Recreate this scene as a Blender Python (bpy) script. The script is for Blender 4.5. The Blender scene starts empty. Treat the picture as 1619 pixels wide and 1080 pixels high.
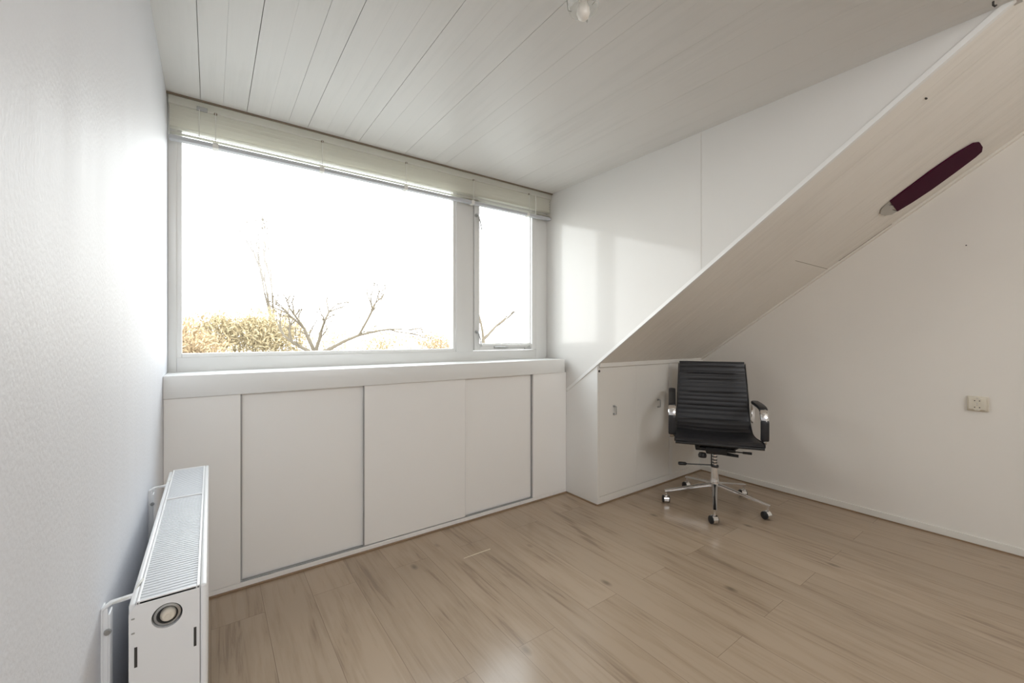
import bpy, bmesh, math, random
from mathutils import Vector, Matrix
R = math.radians
random.seed(7)
scene = bpy.context.scene
COL = scene.collection

# ---------------------------------------------------------------- camera, sky, light, exposure
cam_d = bpy.data.cameras.new('camera'); cam = bpy.data.objects.new('camera', cam_d); COL.objects.link(cam)
cam.location = (0, 0, 1.2); cam.rotation_euler = (R(90), 0, R(-35.871))
cam_d.sensor_width = 36; cam_d.lens = 36*658.5/1619; cam_d.shift_y = -7.33/1619
cam_d.clip_start = 0.02; cam_d.clip_end = 500
scene.camera = cam
scene.view_settings.view_transform = 'Standard'; scene.view_settings.look = 'None'
scene.view_settings.exposure = 0.34; scene.view_settings.gamma = 1.0
scene.view_settings.use_curve_mapping = False
cy = scene.cycles
cy.max_bounces = 14; cy.diffuse_bounces = 10; cy.glossy_bounces = 6; cy.transparent_max_bounces = 16; cy.transmission_bounces = 6
cy.caustics_reflective = False; cy.caustics_refractive = False
cy.use_denoising = True; cy.sample_clamp_indirect = 8.0

world = bpy.data.worlds.new('overcast_sky'); scene.world = world; world.use_nodes = True
wn = world.node_tree; wn.nodes.clear()
wo = wn.nodes.new('ShaderNodeOutputWorld'); bg = wn.nodes.new('ShaderNodeBackground')
wg = wn.nodes.new('ShaderNodeNewGeometry'); sx = wn.nodes.new('ShaderNodeSeparateXYZ'); rp = wn.nodes.new('ShaderNodeValToRGB')
wn.links.new(wg.outputs['Incoming'], sx.inputs[0])
mt = wn.nodes.new('ShaderNodeMath'); mt.operation = 'MULTIPLY'; mt.inputs[1].default_value = -1
wn.links.new(sx.outputs['Z'], mt.inputs[0]); wn.links.new(mt.outputs[0], rp.inputs[0])
rp.color_ramp.elements[0].position = 0.0; rp.color_ramp.elements[0].color = (1.0, 0.985, 0.965, 1)
rp.color_ramp.elements[1].position = 0.6; rp.color_ramp.elements[1].color = (0.86, 0.93, 1.0, 1)
wn.links.new(rp.outputs[0], bg.inputs['Color']); bg.inputs['Strength'].default_value = 6.5
wn.links.new(bg.outputs[0], wo.inputs['Surface'])

# sizes of the room (metres; X along the window wall, Y towards it)
D = 2.592      # window wall
DF = 2.361     # fronts of the low cupboard under the window
XL = -0.1686   # left wall
XC = 2.225     # dormer cheek
XR = 3.583     # right wall
YC = 2.042     # front of the knee cupboard
ZC = 2.348     # dormer ceiling
RA, RB = 2.4548, 0.711   # sloping roof z = RA - RB*y
YB = -2.3      # wall behind the photographer
ZT = 3.1       # loft ceiling
def roof(y): return RA - RB*y

def portal(name, loc, rot, sx_, sy_):
    l = bpy.data.lights.new(name, 'AREA'); l.shape = 'RECTANGLE'; l.size = sx_; l.size_y = sy_
    l.cycles.is_portal = True
    o = bpy.data.objects.new(name, l); COL.objects.link(o); o.location = loc; o.rotation_euler = rot
portal('window_light', (1.02, D+0.12, 1.68), (R(-90), 0, 0), 2.4, 1.28)
portal('rear_fill_portal', (0.75, YB-0.08, 2.46), (R(90), 0, 0), 1.7, 1.12)  # portal for the added opening behind the camera, brightens the room

# ---------------------------------------------------------------- materials
def nodes(name):
    m = bpy.data.materials.new(name); m.use_nodes = True; n = m.node_tree
    return m, n, n.nodes['Principled BSDF']
def simple(name, col, rough=0.5, metal=0.0, spec=0.5, bump=None, coat=0):
    m, n, b = nodes(name)
    b.inputs['Base Color'].default_value = (*col, 1); b.inputs['Roughness'].default_value = rough
    b.inputs['Metallic'].default_value = metal; b.inputs['Specular IOR Level'].default_value = spec
    b.inputs['Coat Weight'].default_value = coat
    if bump:
        sc_, st, di = bump
        tc = n.nodes.new('ShaderNodeTexCoord'); mp = n.nodes.new('ShaderNodeMapping'); mp.inputs['Scale'].default_value = sc_
        nz = n.nodes.new('ShaderNodeTexNoise'); nz.inputs['Scale'].default_value = 1; nz.inputs['Detail'].default_value = 3
        bp = n.nodes.new('ShaderNodeBump'); bp.inputs['Strength'].default_value = st; bp.inputs['Distance'].default_value = di
        n.links.new(tc.outputs['Object'], mp.inputs[0]); n.links.new(mp.outputs[0], nz.inputs['Vector'])
        n.links.new(nz.outputs['Fac'], bp.inputs['Height']); n.links.new(bp.outputs[0], b.inputs['Normal'])
    return m
def wall_mat(name, col, rough, grain, strength, dist, wave=None, mottle=0.03):
    """painted wallpaper: fine weave bump plus broad unevenness"""
    m, n, b = nodes(name)
    tc = n.nodes.new('ShaderNodeTexCoord')
    nz = n.nodes.new('ShaderNodeTexNoise'); nz.inputs['Scale'].default_value = 2.2; nz.inputs['Detail'].default_value = 5
    mx = n.nodes.new('ShaderNodeMixRGB'); mx.inputs[1].default_value = (*[c*(1-mottle) for c in col], 1); mx.inputs[2].default_value = (*[min(1, c*(1+mottle)) for c in col], 1)
    n.links.new(tc.outputs['Object'], nz.inputs['Vector']); n.links.new(nz.outputs['Fac'], mx.inputs[0]); n.links.new(mx.outputs[0], b.inputs['Base Color'])
    b.inputs['Roughness'].default_value = rough
    mp = n.nodes.new('ShaderNodeMapping'); mp.inputs['Scale'].default_value = grain
    g = n.nodes.new('ShaderNodeTexNoise'); g.inputs['Scale'].default_value = 1; g.inputs['Detail'].default_value = 2
    n.links.new(tc.outputs['Object'], mp.inputs[0]); n.links.new(mp.outputs[0], g.inputs['Vector'])
    bp = n.nodes.new('ShaderNodeBump'); bp.inputs['Strength'].default_value = strength; bp.inputs['Distance'].default_value = dist
    n.links.new(g.outputs['Fac'], bp.inputs['Height'])
    last = bp
    if wave:
        mp2 = n.nodes.new('ShaderNodeMapping'); mp2.inputs['Scale'].default_value = wave[0]
        w = n.nodes.new('ShaderNodeTexNoise'); w.inputs['Scale'].default_value = 1; w.inputs['Detail'].default_value = 1
        n.links.new(tc.outputs['Object'], mp2.inputs[0]); n.links.new(mp2.outputs[0], w.inputs['Vector'])
        b2 = n.nodes.new('ShaderNodeBump'); b2.inputs['Strength'].default_value = wave[1]; b2.inputs['Distance'].default_value = wave[2]
        n.links.new(w.outputs['Fac'], b2.inputs['Height']); n.links.new(bp.outputs[0], b2.inputs['Normal']); last = b2
    n.links.new(last.outputs[0], b.inputs['Normal'])
    return m
def board_mat(name, col, dark, sc_=(28, 1.1, 28)):
    """whitewashed boards: streaky grain along the board, tone changes per board"""
    m, n, b = nodes(name)
    tc = n.nodes.new('ShaderNodeTexCoord'); mp = n.nodes.new('ShaderNodeMapping')
    mp.inputs['Scale'].default_value = sc_
    nz = n.nodes.new('ShaderNodeTexNoise'); nz.inputs['Scale'].default_value = 1; nz.inputs['Detail'].default_value = 5; nz.inputs['Roughness'].default_value = 0.6
    n2 = n.nodes.new('ShaderNodeTexNoise'); n2.inputs['Scale'].default_value = 1.7; n2.inputs['Detail'].default_value = 3
    ad = n.nodes.new('ShaderNodeMath'); ad.operation = 'ADD'
    rp = n.nodes.new('ShaderNodeValToRGB'); rp.color_ramp.elements[0].position = 0.78; rp.color_ramp.elements[1].position = 1.2
    rp.color_ramp.elements[0].color = (*dark, 1); rp.color_ramp.elements[1].color = (*col, 1)
    n.links.new(tc.outputs['Object'], mp.inputs[0]); n.links.new(mp.outputs[0], nz.inputs['Vector']); n.links.new(tc.outputs['Object'], n2.inputs['Vector'])
    n.links.new(nz.outputs['Fac'], ad.inputs[0]); n.links.new(n2.outputs['Fac'], ad.inputs[1])
    n.links.new(ad.outputs[0], rp.inputs[0]); n.links.new(rp.outputs[0], b.inputs['Base Color'])
    bp = n.nodes.new('ShaderNodeBump'); bp.inputs['Strength'].default_value = 0.25; bp.inputs['Distance'].default_value = 0.002
    n.links.new(nz.outputs['Fac'], bp.inputs['Height']); n.links.new(bp.outputs[0], b.inputs['Normal'])
    b.inputs['Roughness'].default_value = 0.42
    return m
def floor_mat():
    m, n, b = nodes('oak_laminate')
    N = n.nodes.new; L = n.links.new
    tc = N('ShaderNodeTexCoord'); sp = N('ShaderNodeSeparateXYZ'); L(tc.outputs['Object'], sp.inputs[0])
    cb = N('ShaderNodeCombineXYZ'); L(sp.outputs['Y'], cb.inputs['X']); L(sp.outputs['X'], cb.inputs['Y'])
    br = N('ShaderNodeTexBrick'); L(cb.outputs[0], br.inputs['Vector'])
    br.offset = 0.37; br.offset_frequency = 2; br.inputs['Scale'].default_value = 1.0
    br.inputs['Brick Width'].default_value = 1.29; br.inputs['Row Height'].default_value = 0.192
    br.inputs['Mortar Size'].default_value = 0.0011; br.inputs['Mortar Smooth'].default_value = 0.2; br.inputs['Bias'].default_value = 0
    br.inputs['Color1'].default_value = (0, 0, 0, 1); br.inputs['Color2'].default_value = (1, 1, 1, 1); br.inputs['Mortar'].default_value = (0.5, 0.5, 0.5, 1)
    # grain shifted per plank
    off = N('ShaderNodeVectorMath'); off.operation = 'MULTIPLY'; off.inputs[1].default_value = (7.3, 5.1, 3.3); L(br.outputs['Color'], off.inputs[0])
    ad = N('ShaderNodeVectorMath'); ad.operation = 'ADD'; L(tc.outputs['Object'], ad.inputs[0]); L(off.outputs[0], ad.inputs[1])
    mp = N('ShaderNodeMapping'); mp.inputs['Scale'].default_value = (46, 2.6, 1); L(ad.outputs[0], mp.inputs[0])
    g = N('ShaderNodeTexNoise'); g.inputs['Scale'].default_value = 1; g.inputs['Detail'].default_value = 7; g.inputs['Roughness'].default_value = 0.62; g.inputs['Distortion'].default_value = 0.6; L(mp.outputs[0], g.inputs['Vector'])
    mp2 = N('ShaderNodeMapping'); mp2.inputs['Scale'].default_value = (7, 1.1, 1); L(ad.outputs[0], mp2.inputs[0])
    g2 = N('ShaderNodeTexNoise'); g2.inputs['Scale'].default_value = 1; g2.inputs['Detail'].default_value = 3; g2.inputs['Distortion'].default_value = 1.2; L(mp2.outputs[0], g2.inputs['Vector'])
    mxg = N('ShaderNodeMath'); mxg.operation = 'ADD'; L(g.outputs['Fac'], mxg.inputs[0]); L(g2.outputs['Fac'], mxg.inputs[1])
    rp = N('ShaderNodeValToRGB'); e = rp.color_ramp.elements
    e[0].position = 0.66; e[0].color = (0.275, 0.20, 0.14, 1); e[1].position = 1.08; e[1].color = (0.41, 0.312, 0.222, 1)
    k = e.new(0.80); k.color = (0.365, 0.272, 0.187, 1)
    hf = N('ShaderNodeMath'); hf.operation = 'MULTIPLY'; hf.inputs[1].default_value = 0.92; L(mxg.outputs[0], hf.inputs[0]); L(hf.outputs[0], rp.inputs[0])
    # plank tone
    tn = N('ShaderNodeMixRGB'); tn.blend_type = 'MULTIPLY'; tn.inputs[0].default_value = 1
    tr = N('ShaderNodeMapRange'); tr.inputs['To Min'].default_value = 0.95; tr.inputs['To Max'].default_value = 1.04
    L(br.outputs['Color'], tr.inputs['Value']); L(rp.outputs[0], tn.inputs[1]); L(tr.outputs[0], tn.inputs[2])
    # knots: small dark spots
    vo = N('ShaderNodeTexVoronoi'); vo.inputs['Scale'].default_value = 1; mpv = N('ShaderNodeMapping'); mpv.inputs['Scale'].default_value = (4.2, 2.1, 1); L(ad.outputs[0], mpv.inputs[0]); L(mpv.outputs[0], vo.inputs['Vector'])
    kr = N('ShaderNodeMapRange'); kr.inputs['From Min'].default_value = 0.02; kr.inputs['From Max'].default_value = 0.085; kr.inputs['To Min'].default_value = 0.55; kr.inputs['To Max'].default_value = 1.0
    L(vo.outputs['Distance'], kr.inputs['Value'])
    kn = N('ShaderNodeMixRGB'); kn.blend_type = 'MULTIPLY'; kn.inputs[0].default_value = 1; L(tn.outputs[0], kn.inputs[1]); L(kr.outputs[0], kn.inputs[2])
    # joints
    jn = N('ShaderNodeMixRGB'); jn.inputs[2].default_value = (0.15, 0.10, 0.065, 1); L(kn.outputs[0], jn.inputs[1])
    jf = N('ShaderNodeMath'); jf.operation = 'MULTIPLY'; jf.inputs[1].default_value = 0.55; L(br.outputs['Fac'], jf.inputs[0]); L(jf.outputs[0], jn.inputs[0])
    L(jn.outputs[0], b.inputs['Base Color'])
    b.inputs['Roughness'].default_value = 0.21; b.inputs['Specular IOR Level'].default_value = 0.5
    bp = N('ShaderNodeBump'); bp.inputs['Strength'].default_value = 0.12; bp.inputs['Distance'].default_value = 0.001
    L(g.outputs['Fac'], bp.inputs['Height']); L(bp.outputs[0], b.inputs['Normal'])
    return m
def glass_mat():
    m = bpy.data.materials.new('window_glass'); m.use_nodes = True; n = m.node_tree; n.nodes.clear()
    o = n.nodes.new('ShaderNodeOutputMaterial'); mx = n.nodes.new('ShaderNodeMixShader'); lw = n.nodes.new('ShaderNodeLayerWeight'); lw.inputs['Blend'].default_value = 0.5; pw = n.nodes.new('ShaderNodeMath'); pw.operation = 'POWER'; pw.inputs[1].default_value = 4.0; fr = n.nodes.new('ShaderNodeMapRange'); fr.inputs['To Min'].default_value = 0.04; fr.inputs['To Max'].default_value = 0.9; n.links.new(lw.outputs['Facing'], pw.inputs[0]); n.links.new(pw.outputs[0], fr.inputs['Value'])
    t = n.nodes.new('ShaderNodeBsdfTransparent'); g = n.nodes.new('ShaderNodeBsdfGlossy'); g.inputs['Roughness'].default_value = 0.02
    t.inputs[0].default_value = (0.96, 0.97, 0.96, 1)
    n.links.new(fr.outputs[0], mx.inputs[0]); n.links.new(t.outputs[0], mx.inputs[1]); n.links.new(g.outputs[0], mx.inputs[2]); n.links.new(mx.outputs[0], o.inputs[0])
    return m
M = {}
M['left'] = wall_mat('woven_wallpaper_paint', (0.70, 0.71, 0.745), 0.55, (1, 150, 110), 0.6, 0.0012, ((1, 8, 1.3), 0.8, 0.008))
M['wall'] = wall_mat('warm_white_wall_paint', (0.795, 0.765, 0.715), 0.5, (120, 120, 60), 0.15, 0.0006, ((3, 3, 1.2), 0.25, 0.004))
M['cheek'] = wall_mat('glossy_panel_paint', (0.715, 0.70, 0.675), 0.10, (30, 30, 6), 0.01, 0.0002, ((1, 4, 0.8), 0.03, 0.001), 0.01)
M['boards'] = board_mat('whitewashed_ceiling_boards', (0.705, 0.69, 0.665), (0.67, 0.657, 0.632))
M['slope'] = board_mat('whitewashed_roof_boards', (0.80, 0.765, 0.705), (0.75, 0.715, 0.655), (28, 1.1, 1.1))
M['rear'] = simple('rear_wall_paint', (0.80, 0.78, 0.75), 0.7)
M['white'] = simple('white_gloss_paint', (0.80, 0.795, 0.775), 0.33, bump=((40, 40, 8), 0.06, 0.001))
M['frame'] = simple('window_frame_paint', (0.74, 0.735, 0.715), 0.32, bump=((50, 50, 50), 0.08, 0.001))
M['cup'] = simple('white_cupboard_board', (0.88, 0.865, 0.84), 0.34, bump=((6, 6, 3), 0.05, 0.002))
M['cup2'] = simple('cream_cupboard_board', (0.80, 0.78, 0.735), 0.42, bump=((6, 6, 3), 0.06, 0.002))
M['dark'] = simple('dark_gap', (0.05, 0.045, 0.04), 0.8)
M['gap'] = simple('brown_joint', (0.22, 0.17, 0.12), 0.7)
M['alu'] = simple('grey_edge_metal', (0.42, 0.42, 0.42), 0.35, 0.7)
M['steel'] = simple('brushed_steel', (0.50, 0.50, 0.49), 0.3, 0.9)
M['chrome'] = simple('polished_chrome', (0.80, 0.80, 0.81), 0.12, 1.0)
M['rad'] = simple('radiator_enamel', (0.82, 0.82, 0.82), 0.28)
M['fin'] = simple('radiator_grille_enamel', (0.60, 0.61, 0.63), 0.4)
M['leather'] = simple('black_leather', (0.018, 0.018, 0.021), 0.38, bump=((260, 260, 260), 0.15, 0.0006))
M['blackp'] = simple('black_plastic', (0.012, 0.012, 0.013), 0.4)
M['socket'] = simple('cream_plastic', (0.70, 0.65, 0.55), 0.35)
M['slat'] = simple('cream_blind_slat', (0.78, 0.77, 0.70), 0.30)
def translucent(name, col, amt):
    m, n, b = nodes(name); o = n['Material Output'] if False else n.nodes['Material Output']
    b.inputs['Base Color'].default_value = (*col, 1); b.inputs['Roughness'].default_value = 0.35
    t = n.nodes.new('ShaderNodeBsdfTranslucent'); t.inputs[0].default_value = (*col, 1); mx = n.nodes.new('ShaderNodeMixShader'); mx.inputs[0].default_value = amt
    n.links.new(b.outputs[0], mx.inputs[1]); n.links.new(t.outputs[0], mx.inputs[2]); n.links.new(mx.outputs[0], o.inputs['Surface']); return m
M['slat'] = translucent('cream_blind_slat', (0.92, 0.915, 0.87), 0.62)
M['rail'] = simple('grey_blind_rail', (0.50, 0.51, 0.53), 0.4)
M['cord'] = simple('pale_cord', (0.75, 0.74, 0.70), 0.7)
M['skirt'] = simple('skirting_paint', (0.76, 0.74, 0.69), 0.4)
M['strip'] = simple('oak_edge_strip', (0.27, 0.18, 0.11), 0.45)
M['purple'] = simple('plum_lacquer', (0.050, 0.0008, 0.018), 0.75, spec=0.15)
M['endcap'] = simple('grey_end_piece', (0.42, 0.40, 0.36), 0.4)
M['brass'] = simple('valve_brass_white', (0.72, 0.66, 0.56), 0.35)
M['floor'] = floor_mat()
M['cheek'].node_tree.nodes['Principled BSDF'].inputs['Specular IOR Level'].default_value = 0.22
M['left'].node_tree.nodes['Principled BSDF'].inputs['Specular IOR Level'].default_value = 0.30
M['glass'] = glass_mat()
M['twig'] = simple('tree_bark', (0.105, 0.085, 0.06), 0.9)
M['hedge'] = simple('autumn_leaves', (0.36, 0.265, 0.155), 0.9)
M['hedge2'] = simple('pale_reeds', (0.36, 0.29, 0.17), 0.9)
M['lawn'] = simple('pale_field', (0.27, 0.265, 0.25), 0.95)

# ---------------------------------------------------------------- mesh helpers
class MB:
    def __init__(s): s.bm = bmesh.new()
    def box(s, x0, x1, y0, y1, z0, z1, bev=0.0, seg=2):
        t = bmesh.new(); bmesh.ops.create_cube(t, size=1)
        for v in t.verts: v.co = Vector(((x0+x1)/2+v.co.x*(x1-x0), (y0+y1)/2+v.co.y*(y1-y0), (z0+z1)/2+v.co.z*(z1-z0)))
        if bev: bmesh.ops.bevel(t, geom=t.edges[:], offset=bev, segments=seg, profile=0.5, affect='EDGES')
        s.add(t); return s
    def add(s, t, mat=None):
        me = bpy.data.meshes.new('t'); t.to_mesh(me); t.free()
        if mat: me.transform(mat)
        s.bm.from_mesh(me); bpy.data.meshes.remove(me); return s
    def tube(s, pts, r, n=12, cap=True, flat=None, up=None):
        """round (or elliptical: flat=(width, thickness)) bar along a path"""
        pts = [Vector(p) for p in pts]; rs = r if isinstance(r, (list, tuple)) else [r]*len(pts)
        rings = []; prev = None
        for i, p in enumerate(pts):
            if i == 0: d = pts[1]-p
            elif i == len(pts)-1: d = p-pts[-2]
            else: d = (pts[i+1]-p).normalized()+(p-pts[i-1]).normalized()
            d.normalize()
            if prev is None:
                a = Vector(up) if up else (Vector((0, 0, 1)) if abs(d.z) < 0.9 else Vector((1, 0, 0)))
            else: a = prev
            a = a-d*a.dot(d); a.normalize(); prev = a; b = d.cross(a)
            ring = []
            for k in range(n):
                t = 2*math.pi*k/n
                if flat:
                    c_, s_ = math.cos(t), math.sin(t)
                    e = 0.5
                    ca = math.copysign(abs(c_)**e, c_)*flat[1]*rs[i]; sa = math.copysign(abs(s_)**e, s_)*flat[0]*rs[i]
                else: ca = math.cos(t)*rs[i]; sa = math.sin(t)*rs[i]
                ring.append(s.bm.verts.new(p+a*ca+b*sa))
            rings.append(ring)
        for i in range(len(rings)-1):
            for k in range(n):
                s.bm.faces.new((rings[i][k], rings[i][(k+1) % n], rings[i+1][(k+1) % n], rings[i+1][k]))
        if cap:
            s.bm.faces.new(rings[0][::-1]); s.bm.faces.new(rings[-1])
        return s
    def lathe(s, prof, c=(0, 0, 0), n=32, axis='Z'):
        """prof: list of (radius, height)"""
        c = Vector(c); rings = []
        def P(r, h, t):
            a, b = r*math.cos(t), r*math.sin(t)
            if axis == 'Z': return c+Vector((a, b, h))
            if axis == 'Y': return c+Vector((a, h, b))
            return c+Vector((h, a, b))
        for r, h in prof:
            if r < 1e-6: rings.append([s.bm.verts.new(P(0, h, 0))])
            else: rings.append([s.bm.verts.new(P(r, h, 2*math.pi*k/n)) for k in range(n)])
        for A, B in zip(rings, rings[1:]):
            for k in range(n):
                a0 = A[k % len(A)]; a1 = A[(k+1) % len(A)]; b0 = B[k % len(B)]; b1 = B[(k+1) % len(B)]
                f = [a0]
                if a1 is not a0: f.append(a1)
                if b1 not in f: f.append(b1)
                if b0 not in f: f.append(b0)
                if len(f) > 2: s.bm.faces.new(f)
        return s
    def prism(s, poly, ax, lo, hi):
        """polygon in the plane across axis ax, pushed from lo to hi"""
        def P(a, b, h):
            return Vector({'X': (h, a, b), 'Y': (a, h, b), 'Z': (a, b, h)}[ax])
        A = [s.bm.verts.new(P(a, b, lo)) for a, b in poly]; B = [s.bm.verts.new(P(a, b, hi)) for a, b in poly]
        s.bm.faces.new(A); s.bm.faces.new(B[::-1]); n = len(poly)
        for k in range(n): s.bm.faces.new((A[k], B[k], B[(k+1) % n], A[(k+1) % n]))
        return s
    def build(s, name, mat, parent=None, smooth=False, loc=None):
        bmesh.ops.recalc_face_normals(s.bm, faces=s.bm.faces[:])
        me = bpy.data.meshes.new(name); s.bm.to_mesh(me); s.bm.free()
        me.materials.append(mat)
        if smooth:
            for p in me.polygons: p.use_smooth = True
            if smooth == 'auto': me.set_sharp_from_angle(angle=R(38))
        o = bpy.data.objects.new(name, me); COL.objects.link(o)
        if parent: o.parent = parent; o.matrix_parent_inverse = parent.matrix_world.inverted() if parent.type != 'EMPTY' else Matrix.Translation(-parent.location) if not any(parent.rotation_euler) else Matrix.Identity(4)
        return o
def tag(o, label, cat, group=None):
    o['label'] = label; o['category'] = cat
    if group: o['group'] = group
    return o
def thing(name, label, cat, loc=(0, 0, 0), rz=0, group=None):
    o = bpy.data.objects.new(name, None); COL.objects.link(o); o.empty_display_size = 0.05
    o.location = loc; o.rotation_euler = (0, 0, rz); tag(o, label, cat, group); return o
def struct(o): o['kind'] = 'structure'; return o

# ---------------------------------------------------------------- the room
struct(MB().box(XL-0.1, XR+0.1, YB-0.1, D+0.1, -0.08, 0).build('floor', M['floor']))
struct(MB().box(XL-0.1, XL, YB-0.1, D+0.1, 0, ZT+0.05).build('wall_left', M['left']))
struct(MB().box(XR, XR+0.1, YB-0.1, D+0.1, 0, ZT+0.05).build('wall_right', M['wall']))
# rear wall, behind the photographer, with an unseen opening added to let in fill light
w = MB()
w.box(XL-0.1, -0.1, YB-0.1, YB, 0, ZT+0.05); w.box(1.6, XR+0.1, YB-0.1, YB, 0, ZT+0.05)
w.box(-0.1, 1.6, YB-0.1, YB, 0, 1.9); w.box(-0.1, 1.6, YB-0.1, YB, 3.02, ZT+0.05)
struct(w.build('wall_rear', M['rear']))
# window wall: the part below and beside the frame
w = MB()
w.box(XL-0.1, XR+0.1, D, D+0.10, 0, 1.02); w.box(XL-0.1, XL, D, D+0.1, 1.02, ZC+0.1); w.box(XC, XR+0.1, D, D+0.1, 1.02, 1.3)
struct(w.build('wall_window', M['white']))

# dormer ceiling boards run towards the window; joints where the photo shows them
js = [XL, -0.04, 0.05, 0.149, 0.245, 0.336, 0.43, 0.522, 0.612, 0.704, 0.795, 0.888, 0.985, 1.078, 1.170, 1.262, 1.355, 1.447, 1.54, 1.632, 1.725, 1.817, 1.91, 2.002, 2.095, 2.188, XC+0.03]
wide = {1: 0.0022, 3: 0.0022, 5: 0.0010, 6: 0.0018, 9: 0.0020, 12: 0.0018, 15: 0.001}
w = MB()
y_end = (RA-ZC)/RB-0.02
w.box(XL-0.05, XC+0.04, y_end-0.02, D+0.12, ZC+0.018, ZC+0.05)
for i in range(len(js)-1):
    g0 = wide.get(i, 0.0005)/2; g1 = wide.get(i+1, 0.0005)/2
    w.box(js[i]+g0, js[i+1]-g1, y_end, D+0.1, ZC+random.uniform(0, 0.0006), ZC+0.019)
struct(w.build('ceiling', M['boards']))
# sloping roof boards: run up the slope
sl = math.atan(RB); Ls = 1/math.cos(sl)
def slope_boards(x0, x1, ya, yb, wd):
    w = MB()
    nx, ny, nz = 0, math.sin(sl), math.cos(sl)
    def add(xa, xb, t0, t1):
        p = [(ya, roof(ya)), (yb, roof(yb))]
        poly = [(p[0][0]+ny*t0, p[0][1]+nz*t0), (p[1][0]+ny*t0, p[1][1]+nz*t0), (p[1][0]+ny*t1, p[1][1]+nz*t1), (p[0][0]+ny*t1, p[0][1]+nz*t1)]
        w.prism(poly, 'X', xa, xb)
    add(x0, x1, 0.012, 0.06)
    x = x0
    while x < x1-0.001:
        e = min(x+wd, x1); add(x+0.0009, e-0.0009, random.uniform(0, 0.0006), 0.013); x = e
    return w
y_top = (RA-ZT)/RB
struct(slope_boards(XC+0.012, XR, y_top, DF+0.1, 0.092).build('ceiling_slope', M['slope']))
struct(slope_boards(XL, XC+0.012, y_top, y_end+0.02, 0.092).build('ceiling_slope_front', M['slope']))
struct(MB().box(XL-0.1, XR+0.1, YB-0.1, y_top+0.05, ZT, ZT+0.06).build('ceiling_loft', M['rear']))
# seam across the boards and the brown line of the joint along the right wall
def on_roof(y, d=0): return (y-d*math.sin(sl), roof(y)-d*math.cos(sl))
w = MB(); a = on_roof(1.0872, 0.0008); b = on_roof(1.0845, 0.0008); c = on_roof(1.0845, -0.004); d = on_roof(1.0872, -0.004)
w.prism([a, b, c, d], 'X', 3.0, XR-0.03); struct(w.build('trim_1', simple('board_seam', (0.36, 0.32, 0.27), 0.7)))
# cove strip where the slope meets the right wall
w = MB()
w.prism([on_roof(YC, 0), on_roof(YC, 0.012), on_roof(-0.9, 0.012), on_roof(-0.9, 0)], 'X', XR-0.028, XR)
struct(w.build('trim_2', M['slope']))
# dormer cheek
yt = (RA-ZC)/RB
w = MB(); w.prism([(yt, ZC), (D+0.02, ZC), (D+0.02, roof(D)), (DF, roof(DF)), ], 'X', XC, XC+0.012)
w.prism([(DF-0.001, roof(DF)), (D+0.02, roof(DF)), (D+0.02, 0.6), (DF-0.001, 0.6)], 'X', XC, XC+0.012)
struct(w.build('wall_cheek', M['cheek']))
for k, (yy, zz0) in enumerate(((1.268, roof(1.268)+0.03),)):
    struct(MB().box(XC-0.0012, XC, yy, yy+0.0035, zz0, ZC-0.001).build('trim_3', simple('filled_joint', (0.66, 0.635, 0.60), 0.5)))
# edge strip down the slanting rim of the cheek
def yz(y, d): return (y+d*math.sin(sl), roof(y)+d*math.cos(sl))
w = MB(); w.prism([yz(yt-0.02, -0.004), yz(DF-0.015, -0.004), yz(DF-0.015, 0.016), yz(yt+0.02, 0.016)], 'X', XC-0.007, XC+0.014)
struct(w.build('trim_4', M['white']))
# thin brown strip under the ceiling at the window head
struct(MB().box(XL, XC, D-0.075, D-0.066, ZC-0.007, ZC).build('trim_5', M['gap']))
# skirting on the right wall, oak edge strips on the floor
struct(MB().box(XR-0.011, XR, YB, YC, 0.006, 0.048, 0.003).build('baseboard_right', M['skirt']))
struct(MB().box(XR-0.016, XR, YB, YC, 0, 0.007).build('trim_6', M['strip']))
struct(MB().box(XL, XC, DF-0.012, DF, 0, 0.008).build('trim_7', M['strip']))
struct(MB().box(XC-0.009, XC+0.001, YC-0.001, DF, 0, 0.008).build('trim_8', M['strip']))
struct(MB().box(XC, XR, YC-0.01, YC, 0, 0.008).build('trim_9', M['strip']))
# thin pale sliver lying on the floor
struct(MB().prism([(1.109, 1.979), (1.281, 1.978), (1.281, 1.983), (1.20, 1.984), (1.109, 1.9815)], 'Z', 0.0, 0.0008).build('trim_10', simple('pale_floor_sliver', (0.80, 0.70, 0.52), 0.5)))
struct(MB().box(XC+0.02, XR, YC-0.014, YC+0.01, roof(YC)-0.022, roof(YC)+0.01, 0.004).build('trim_11', M['cup2']))

# ---------------------------------------------------------------- window
F0, F1 = D, D+0.075         # frame depth
ZB, ZH = 1.02, ZC
MX0, MX1 = 1.362, 1.532     # post between the panes
fr = MB()
fr.box(XL, -0.135, F0, F1, ZB, ZH, 0.003); fr.box(2.112, XC, F0, F1, ZB, ZH, 0.003)
fr.box(-0.135, 2.112, F0+0.0005, F1, ZB, 1.098, 0.003); fr.box(-0.135, 2.112, F0+0.0005, F1, 2.235, ZH, 0.003)
fr.box(MX0+0.03, MX1, F0-0.001, F1, 1.09, 2.24, 0.003)
struct(fr.build('window_1', M['frame'], smooth='auto'))
win = bpy.data.objects['window_1']
def beads(x0, x1, z0, z1, y0, y1, wdt, name, mat, parent):
    b = MB(); b.box(x0, x0+wdt, y0, y1, z0, z1, 0.002); b.box(x1-wdt, x1, y0, y1, z0, z1, 0.002)
    b.box(x0+wdt, x1-wdt, y0, y1, z0, z0+wdt, 0.002); b.box(x0+wdt, x1-wdt, y0, y1, z1-wdt, z1, 0.002)
    return b.build(name, mat, parent, smooth='auto')
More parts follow.
